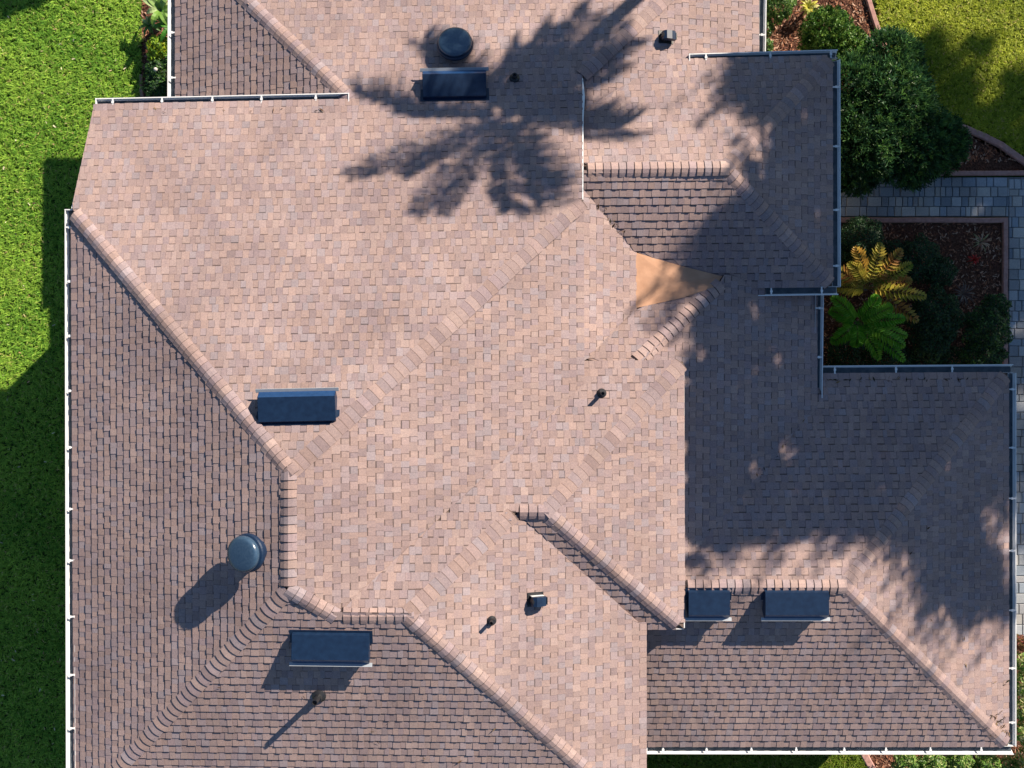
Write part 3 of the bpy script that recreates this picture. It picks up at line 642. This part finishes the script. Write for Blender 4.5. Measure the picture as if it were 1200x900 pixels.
OR = lambda az: random.choice([((.40,.20,.03),(.50,.34,.05)),((.30,.30,.03),(.50,.38,.06)),((.42,.17,.04),(.32,.28,.04)),((.20,.28,.02),(.42,.36,.05))])
GR = lambda az: random.choice([((.07,.28,.015),(.18,.46,.03)),((.10,.32,.02),(.24,.48,.04))])
frond_plant('fern_plant', 1015, 338, 1.0, [(105,.9),(72,1.0),(48,1.1),(28,1.1),(10,1.0),(-8,1.25),(-32,1.3),(150,.8),(178,.6),(125,.65)], .95, .24, OR, 'feathery plant with yellow orange fronds in the shaded bed', n_=14, wd=.075)
frond_plant('fern_plant', 1004, 378, 1.1, [(135,.75),(155,.6),(52,.7),(5,1.0),(-15,1.1),(-38,1.3),(-58,.9),(-140,.65),(-95,.5),(25,.8),(-27,1.1)], .95, .22, GR, 'feathery plant with bright green fronds below the orange fronded one', n_=16, wd=.07)
def rosette(name, px, py, z0, n_, L_, wd, cols, label, cat='plant', rise=.15, droop=.1, azs=None, stemmed=True):
    base = W(px, py, z0); root = empty(name, (base.x, base.y, 0), label=label, cat=cat)
    for i in range(n_):
        m = MB(); az = (azs[i] if azs else i*137.5)+random.uniform(-8,8); blade(m, base, math.radians(az), L_*random.uniform(.7,1.1), rise*random.uniform(.6,1.3), droop, wd, random.choice(cols))
        mesh_obj('leaf', m.V, m.F, M['leaf'], root, cols=m.C)
    if stemmed: MB().add(tube([(base.x,base.y,0),(base.x,base.y,z0+.02)], [.04,.035], 8)).obj('stem', M['bark'], root)
    return root
rosette('bromeliad', 947, 10, .25, 22, .24, .055, [(.55,.52,.08),(.45,.46,.10),(.62,.60,.22),(.30,.38,.08)], 'yellow rosette plant in the mulch at the top edge')
rosette('bromeliad', 1140, 305, .2, 12, .14, .035, [(.55,.03,.03),(.40,.05,.04)], 'small plant with a bright red heart in the shaded bed')
rosette('bromeliad', 1148, 284, .2, 22, .24, .022, [(.5,.38,.28),(.40,.22,.16),(.30,.30,.16)], 'spiky straw coloured plant near the kerb corner')
rosette('bromeliad', 1108, 318, .2, 26, .26, .016, [(.38,.34,.28),(.28,.24,.18),(.2,.22,.14)], 'wispy grey tuft in the middle of the shaded bed')
rosette('bromeliad', 1128, 345, .2, 26, .30, .014, [(.22,.20,.19),(.18,.13,.12)], 'dark wispy tuft with thin drooping stalks in the shaded bed')
rosette('shrub_lily', 189, 12, .55, 12, .42, .13, [(.26,.42,.12),(.40,.52,.24),(.18,.34,.06)], 'plant with big pale green leaves by the gutter at the top edge', rise=.2, droop=.15)
rosette('shrub_lily', 200, 30, .5, 10, .40, .11, [(.06,.22,.02),(.10,.28,.03)], 'plant with long dark green leaves touching the gutter')
rosette('shrub_lily', 176, 30, .3, 14, .26, .06, [(.30,.44,.24),(.10,.22,.06)], 'small variegated plant at the lawn edge of the upper left bed')
bush('shrub', [(188,56,15,.3,.25),(182,66,9,.25,.2)], 1500, (.05,.11), [(.35,.42,.02),(.22,.36,.03),(.10,.22,.02)], 'yellow green leafed shrub in the upper left bed', aspect=.4)
bush('shrub', [(186,84,17,.25,.2),(186,104,17,.25,.2),(200,75,10,.25,.2)], 4000, (.04,.08), DG+[(.07,.17,.03)], 'low dark green shrub at the foot of the upper left bed')
root = empty('garden_light', W(183,82,0), label='small round pale garden light among the upper left plants', cat='lamp')
p = W(183,82,.50); MB().add(lathe([(.01,0),(.03,.008),(.042,.03),(.042,.05),(.03,.075),(.008,.085)], 20)).frame(p, Vector((1,0,0)), Vector((0,1,0)), Vector((0,0,1))).obj('globe', M['stone'], root, smooth=True)
MB().add(cyl(.008, .5)).frame(W(183,82,0)*1.0, Vector((1,0,0)), Vector((0,1,0)), Vector((0,0,1))).obj('spike', M['black'], root)
VG = [(.16,.30,.05),(.35,.42,.14),(.10,.22,.03),(.55,.55,.28),(.06,.15,.02)]
bush('hedge', [(1196,775,12,.8,.5),(1196,800,14,.8,.5),(1197,828,14,.8,.5),(1196,856,13,.8,.5),(1205,885,16,.8,.5),(1225,820,25,.8,.5),(1225,870,25,.8,.5)], 6000, (.05,.12), VG, 'variegated cream and green hedge along the right edge', 'hedge', aspect=.42)
bush('hedge', [(1060,893,15,.5,.35),(1090,896,17,.5,.35),(1122,894,17,.5,.35),(1155,896,17,.5,.4),(1180,898,14,.5,.4)], 6500, (.04,.10), VG[:3]+[(.05,.13,.02)], 'leafy green hedge along the bottom edge below the gutter corner', 'hedge', aspect=.42)
bush('shrub', [(1192,752,9,.6,.4)], 500, (.05,.11), [(.25,.08,.06),(.18,.12,.05)], 'reddish leafed shrub where the pale path meets the hedge', aspect=.4)
# ------------------------------------------------------------------ trees beyond the frame whose shade falls on the place
def up_sun(px, py, z_from, z):    # the point at height z whose shadow lands on (px,py) at height z_from
    p = W(px, py, z_from); k = (z-z_from)*CT; return Vector((p.x+k, p.y+k, z))
root = empty('oak_tree', (13.6, 8.2, 0), label='tall broad leafed tree standing beyond the right edge, shading roof and garden', cat='tree')
SH = [(832,620,34),(828,560,34),(826,660,22),(1000,655,30),(890,655,30),(1140,700,34),(1080,690,30),(1195,690,34),(826,420,34),(826,490,34),(812,360,26),(900,120,60),(950,95,40),(890,150,50),(975,130,50),(880,210,40),(960,200,60),(930,270,62),(890,330,60),(850,360,42),(880,410,66),(845,520,38),(900,500,70),(890,580,56),(850,610,30),(960,350,75),(970,440,80),(980,550,80),(1050,480,90),(1070,590,85),(1040,640,55),(830,385,38),(828,450,40),(835,520,40),(840,585,40),(860,640,36),(818,335,34),(850,270,34),(915,640,40),(975,640,40),(1180,660,40),(1100,690,34),(910,180,40),(885,105,34),(940,200,45),(1120,650,60),(1150,560,90),(1150,430,100),(1060,330,95),(1170,300,100),(1040,210,80),(1110,180,80),(1100,110,50),(1190,180,70),(1060,60,28),(960,610,40),(1160,690,30),(1240,520,90),(1250,380,100),(1130,50,20),(830,640,18)]
SH3 = [(816+random.uniform(-4,10),y_,random.uniform(13,19)) for y_ in range(432, 665, 13)]+[(838+random.uniform(-8,8),y_,random.uniform(16,24)) for y_ in range(425, 645, 20)]+[(865,y_,26) for y_ in range(340, 640, 30)]
SH2 = [(1000,300,70),(1080,290,80),(1150,300,80),(1200,330,70),(1000,400,60),(1080,400,80),(1160,410,80),(1220,430,60),(1200,520,60),(1210,600,55),(1040,235,50),(1110,225,50),(1180,235,50),(1060,150,60),(1110,150,50),(1090,70,30),(1120,100,35),(1160,150,45),(1190,110,30),(1210,180,45),(1010,170,50),(1140,60,16),(1040,215,40)]
Q = []; C = []; tips = []
for zf, lst in ((4.6, [(a_+32, b_-12, c_) for a_, b_, c_ in SH3]), (3.5, SH), (0, SH2)):
    for (x, y, r) in lst:
        z = 10.9+random.uniform(-.8, 1.3)-(0 if zf else 1.5)
        for q_ in range(5):
            aa = random.uniform(0, 6.28); ro = r*random.uniform(.25, .75) if q_ else 0
            c = up_sun(x+math.cos(aa)*ro-(32 if zf else 0), y+math.sin(aa)*ro+(12 if zf else 0), zf, z+random.uniform(-.5,.5)); rr = r*.0155*random.uniform(.42, .66)
            if q_ == 0: tips.append(c)
            nn_ = int(2300*rr**2)+50; v, k = leaves((0,0,0), (1e-3,1e-3,1e-3), nn_, (.09,.22), DG+MG[:2], .2, aspect=.36); v = v+(np.array(c)+rng.normal(0, 1, (nn_,3))*np.array((rr*.52,rr*.52,rr*.5)))[:,None,:]; Q.append(v); C.append(k)
for (x, y, r) in SH+SH2[::2]:
    for q_ in range(7):     # upright leafy shoots added to feather the edge of the crown's shade
        aa = random.uniform(0, 6.28); c = up_sun(x-32+math.cos(aa)*r*.9, y+12+math.sin(aa)*r*.9, 3.5, 11.0+random.uniform(-.6,.6)); n_s = 46; hh = random.uniform(.5, 1.5); t_ = rng.uniform(0, 1, (n_s,1))
        v, k = leaves((0,0,0), (1e-3,1e-3,1e-3), n_s, (.08,.17), DG+MG[:2], .2, aspect=.34); off = np.concatenate([rng.normal(0,.09,(n_s,2))*(1.25-t_), t_*hh], 1)+np.concatenate([t_*random.uniform(-.2,.2), t_*random.uniform(-.2,.2), t_*0], 1)
        Q.append(v+(np.array(c)+off)[:,None,:]); C.append(k)
tc = sum(tips, Vector((0,0,0)))/len(tips)+Vector((1.6,-1.2,0)); root.location = (tc.x, tc.y, 0)
    # leaves culled to shape the shade: cut at the roof edge, gaps for sun spots
QQ = np.concatenate(Q); CC_ = np.concatenate(C); cq = QQ.mean(1); keep = np.ones(len(QQ), bool)
e0_ = W(797, 400, 4.6); e1_ = W(797, 760, 4.6); sx = cq[:,0]-(cq[:,2]-4.6)*CT; sy = cq[:,1]-(cq[:,2]-4.6)*CT
keep &= ~((sx < e0_.x+.45*np.maximum(0, np.sin(sy*7.3)*np.sin(sy*3.1+1)+.15*np.sin(sx*25))) & (sy < e0_.y) & (sy > e1_.y))
for (hx, hy, hz, hr, pr_) in [(831,412,4.4,.17,.93),(872,452,4.2,.13,.9),(868,470,4.2,.1,.9),(893,540,4.2,.22,.9),(880,566,4.3,.2,.9),(888,590,4.3,.12,.9),(815,470,4.6,.14,.75),(822,505,4.6,.12,.75),(845,520,4.4,.12,.7),(818,610,4.6,.2,.8),(830,640,4.6,.2,.8),(1015,520,4.3,.12,.85),(1045,560,4.3,.12,.85),(960,560,4.3,.1,.7),(1022,345,1.0,.62,.93),(1035,385,1.0,.5,.9),(1075,140,.7,.5,.6),(1010,90,.7,.6,.8),(1130,285,.2,.22,.9),(1150,240,.1,.15,.9),(832,408,3.4,.16,.95),(870,455,3.4,.12,.95),(886,552,3.5,.26,.9),(878,575,3.5,.16,.9),(852,195,4.2,.3,.8),(880,180,4.2,.2,.8),(862,225,4.1,.22,.8),(920,290,3.6,.12,.8),(835,490,3.6,.12,.8),(1020,545,3.8,.12,.85),(1075,570,3.6,.12,.85),(940,610,3.9,.15,.8),(1150,105,0,.4,.8),(1180,60,0,.5,.8),(1010,620,3.9,.15,.8),(1190,390,0,.2,.9),(1190,470,0,.2,.9),(945,95,3.9,.2,.7),(930,150,4.0,.18,.8),(915,250,3.8,.14,.8)]:
    hp = W(hx, hy, hz); kx = cq[:,0]-(cq[:,2]-hz)*CT-hp.x; ky = cq[:,1]-(cq[:,2]-hz)*CT-hp.y
    keep &= ~(((kx*kx*1.7+ky*ky*.7+kx*ky*.5)*(1+.5*np.sin(kx*23+ky*31+hx)) < hr*hr) & (rng.uniform(0, 1, len(cq)) < pr_))
quads_obj('crown', QQ[keep], CC_[keep], M['leaf'], root)
m = MB(); m.add(tube([(tc.x,tc.y,0),(tc.x-.1,tc.y+.1,3),(tc.x,tc.y,6.2)], [.42,.33,.28], 12)); m.obj('trunk', M['bark'], root)
m = MB()
for t in tips[::2]: m.add(tube([(tc.x,tc.y,5.5+random.random()*.7),((tc.x+t.x)/2,(tc.y+t.y)/2,7.2+random.random()),tuple(t)], [.10,.045,.015], 6))
m.obj('limbs', M['bark'], root)
# palm
zc = 10.3; pc = up_sun(597, 131, 4.5, zc); root = empty('palm_tree', (pc.x+.3, pc.y+.2, 0), label='slender palm tree beyond the top edge casting the star shaped shadow', cat='palm tree')
MB().add(tube([(pc.x+.3,pc.y+.2,0),(pc.x+.2,pc.y+.15,3),(pc.x+.1,pc.y+.05,6.5),(pc.x,pc.y,zc)], [.19,.14,.12,.13], 12)).obj('trunk', M['bark'], root)
def palm_frond(az, L_, ll, rise, droop, dens_=46, sw=0):
    m = MB(); d = Vector((math.cos(az), math.sin(az), 0)); s = Vector((-d.y, d.x, 0)); pts = []; n_ = dens_
    for i in range(n_+1):
        t = i/n_; pts.append(pc+d*(L_*t)+s*(sw*t*t)+Vector((0,0,rise*math.sin(t*math.pi*.7)-droop*t*t)))
    m.add(tube(pts[::3]+[pts[-1]], [.022*(1-.8*i/(len(pts[::3]))) for i in range(len(pts[::3])+1)], 5), (.12,.2,.04))
    for i in range(5, n_+1):
        t = i/n_; l_ = ll*(.25+.75*math.sin(math.pi*(.05+.75*t)))*random.uniform(.75,1.15)
        for sg in (-1,1):
            e = (s*sg+d*(.55+.6*t)+Vector((0,0,random.uniform(-.45,.15)))).normalized(); p = pts[i]; w_ = .031; sd_ = e.cross(Vector((0,0,1))).normalized()*w_
            q1 = p+e*l_*.55; q2 = p+e*l_+Vector((0,0,-l_*.35)); V = [p-sd_*.5, p+sd_*.5, q1+sd_, q1-sd_, q2+sd_*.2, q2-sd_*.2]
            k = random.random(); m.add((V, [(0,1,2,3),(3,2,4,5)]), (.05+.05*k,.13+.06*k,.02))
    mesh_obj('frond', m.V, m.F, M['leaf'], root, cols=m.C)
for az, L_, ll in [(206,3.45,.58),(211,2.6,.40),(226,3.35,.56),(235,3.0,.42),(260,2.4,.85),(272,2.3,.7),(282,1.8,.5),(-8,2.0,.82),(8,1.5,.4),(31,2.9,.5),(40,3.7,.62),(48,3.6,.6),(55,2.8,.5),(66,2.2,.45),(112,2.2,.66),(102,1.6,.35),(166,2.5,.58),(173,1.9,.4)]:
    palm_frond(math.radians(az), L_, ll, random.uniform(.05,.2), random.uniform(-.05,.15), 60, sw=random.uniform(-.2,.2))
# small tree beyond the upper left corner
c = up_sun(25, -18, 0, 3.6); root = empty('small_tree', (c.x, c.y, 0), label='small round tree beyond the upper left corner, shading the lawn', cat='tree')
v, k = leaves(tuple(c), (1.0,.42,.6), 4200, (.10,.2), DG, .2, shell=.1); quads_obj('crown', v, k, M['leaf'], root)
MB().add(tube([(c.x,c.y,0),(c.x+.05,c.y,1.7),(c.x,c.y,3.4)], [.12,.09,.05], 10)).obj('trunk', M['bark'], root)
